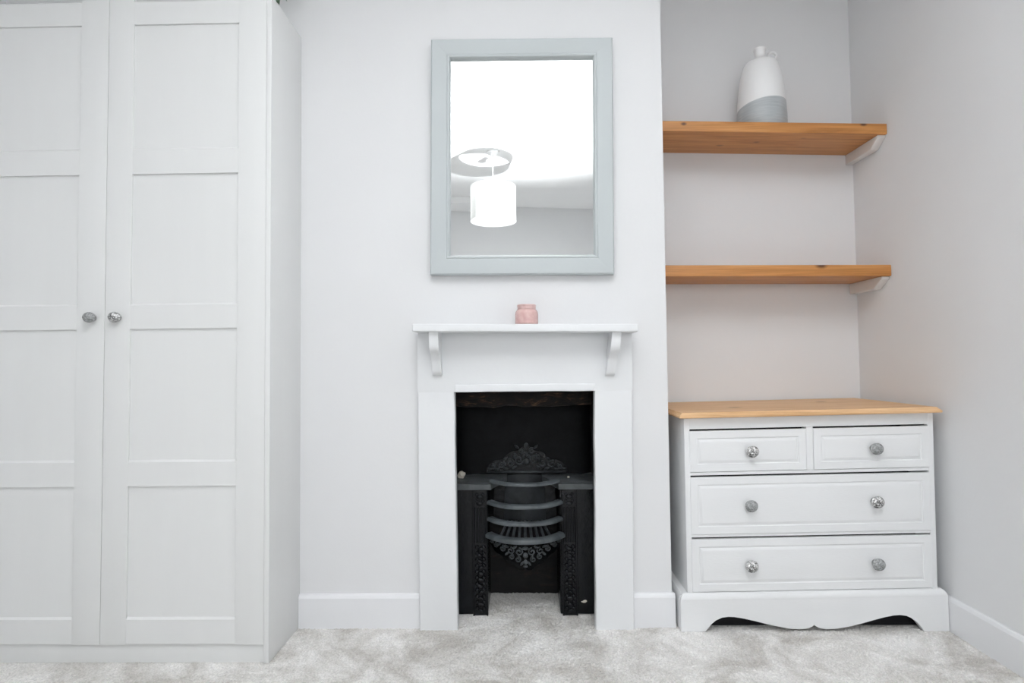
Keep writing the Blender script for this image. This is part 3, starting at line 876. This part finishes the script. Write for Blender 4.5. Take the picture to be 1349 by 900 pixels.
# plinth front with the shaped apron
cxm = 0.9345
half = [(0.0, .0200), (.006, .0150), (.016, .0105), (.030, .0080), (.052, .0072), (.075, .0085), (.11, .0140), (.15, .0225), (.19, .0325), (.225, .0405), (.255, .0455), (.275, .0465), (.295, .0440), (.315, .0355), (.330, .0235), (.342, .0100), (.350, .0)]
bottom = [(cxm-a, z) for a, z in half[::-1]] + [(cxm+a, z) for a, z in half[1:]]
out = [(CX0, 0.0)] + bottom + [(CX1, 0.0), (CX1, 0.100), (CX0, 0.100)]
bm = bmesh.new(); add_prism(bm, out, 'y', YP, YP+.018)
finish('plinth_front', bm, 'chest', ch, 30)
bm = bmesh.new()                # moulding on top of the plinth
mo = [(YP, .0985), (YP-.0005, .101), (YP+.0015, .1085), (YP+.007, .1160), (YF+.001, .1195), (YF+.020, .1195), (YF+.020, .0985)]
add_prism(bm, mo, 'x', CX0+.001, CX1-.001)
for v in bm.verts:               # mitre towards the returns
    k = max(0, v.co.y-YP)*.9
    if v.co.z > .1: v.co.x += k if v.co.x < cxm else -k
finish('plinth_moulding', bm, 'chest', ch, 40)
for sd in (0, 1):
    xa = CX0 if sd == 0 else CX1-.018
    box('plinth_side', xa, xa+.018, YP+.018, YK, 0.0, 0.100, 'chest', ch, 0.001)
    bm = bmesh.new()
    xo, xi = (CX0, fx0+.004) if sd == 0 else (CX1, fx1-.004)
    s = 1 if sd == 0 else -1
    A = [(xo, .0985), (xo+s*.0015, .1085), (xo+s*.007, .1160), (xi, .1195), (xi, .0985)]
    a = [bm.verts.new((x, YP+.016, z)) for x, z in A]; c = [bm.verts.new((x, YK, z)) for x, z in A]
    for k in range(5): bm.faces.new((a[k], a[(k+1) % 5], c[(k+1) % 5], c[k]))
    bm.faces.new(a); bm.faces.new(c[::-1])
    finish('side_moulding', bm, 'chest', ch, 40)
box('base_board', fx0, fx1, YF+.02, YK, 0.052, 0.108, 'dark_shade_soil', ch, 0)  # bottom board coloured near black for the shade beneath the chest
box('under_shade_board', CX0+.020, CX1-.020, YP+.045, YP+.060, 0.0, 0.096, 'dark_shade_soil', ch, 0)  # made-up near-black board, standing in for shade behind the plinth arch
# pine top with a moulded edge
bm = bmesh.new()
tx0, tx1, ty0, ty1 = 0.5115, 1.3510, -0.0620, 0.4050
lay = [(.012, 0.6878), (.0015, 0.6890), (0.0, 0.6915), (0.0005, 0.6960), (.0060, 0.7010), (.0085, 0.7030), (.0095, 0.7058), (.0110, 0.7068)]
prev = None
for ins, z in lay:
    ring = [bm.verts.new(p + (z,)) for p in ((tx0+ins, ty0+ins), (tx1-ins, ty0+ins), (tx1-ins, ty1), (tx0+ins, ty1))]
    if prev:
        for k in range(4): bm.faces.new((prev[k], prev[(k+1) % 4], ring[(k+1) % 4], ring[k]))
    else: bm.faces.new(ring[::-1])
    prev = ring
bm.faces.new(prev)
finish('pine_top', bm, 'top_wood', ch, 20)['label'] = 'pale pine top board with moulded edge'
WARP = None

# ------------------------------------------------------------------ pendant lamp (behind the camera, seen in the mirror)
lx, ly = -0.205, -2.42
lamp = thing('pendant_lamp', (lx, ly, 1.955), 'white drum pendant lamp hanging from the ceiling, reflected in the mirror', 'lamp')
bm = bmesh.new(); add_lathe(bm, (lx, ly, ZC), [(.048, 0), (.048, -.012), (.040, -.020), (.014, -.034), (.006, -.040)], 28)
finish('ceiling_rose', bm, 'rose', lamp, 40)
bm = bmesh.new(); add_tube(bm, [(lx, ly, ZC-.03), (lx, ly, 2.21)], .0035, 8)
finish('cord', bm, 'rose', lamp, True)
bm = bmesh.new()
n = 64; R_ = 0.175
for zz, r in ((1.955, R_),): pass
a = [bm.verts.new((lx+R_*math.cos(2*math.pi*k/n), ly+R_*math.sin(2*math.pi*k/n), 1.955)) for k in range(n)]
c = [bm.verts.new((lx+R_*math.cos(2*math.pi*k/n), ly+R_*math.sin(2*math.pi*k/n), 2.225)) for k in range(n)]
for k in range(n): bm.faces.new((a[k], a[(k+1) % n], c[(k+1) % n], c[k]))
bmesh.ops.solidify(bm, geom=bm.faces[:], thickness=0.0012)
sh = finish('shade', bm, 'shade', lamp, 40)
for zz in (1.957, 2.223):
    bm = bmesh.new(); add_tube(bm, [(lx+(R_-.0015)*math.cos(2*math.pi*k/48), ly+(R_-.0015)*math.sin(2*math.pi*k/48), zz) for k in range(48)], .002, 6, True)
    finish('shade_ring', bm, 'rose', sh, True)
bm = bmesh.new()
for k in range(3):
    q = 2*math.pi*k/3+.4
    add_tube(bm, [(lx+.02*math.cos(q), ly+.02*math.sin(q), 2.200), (lx+R_*math.cos(q), ly+R_*math.sin(q), 2.222)], .0016, 6)
add_tube(bm, [(lx+.021*math.cos(2*math.pi*k/20), ly+.021*math.sin(2*math.pi*k/20), 2.200) for k in range(20)], .002, 6, True)
finish('shade_carrier', bm, 'rose', sh, True)
bm = bmesh.new(); add_lathe(bm, (lx, ly, 2.150), [(.018, 0), (.019, .03), (.019, .05), (.012, .07), (.005, .08)], 20)
finish('bulb_holder', bm, 'rose', lamp, 40)
bm = bmesh.new(); add_lathe(bm, (lx, ly, 2.055), [(.002, 0), (.018, .006), (.028, .022), (.030, .036), (.024, .058), (.015, .080), (.013, .098)], 24)
finish('bulb', bm, 'rose', lamp, True)
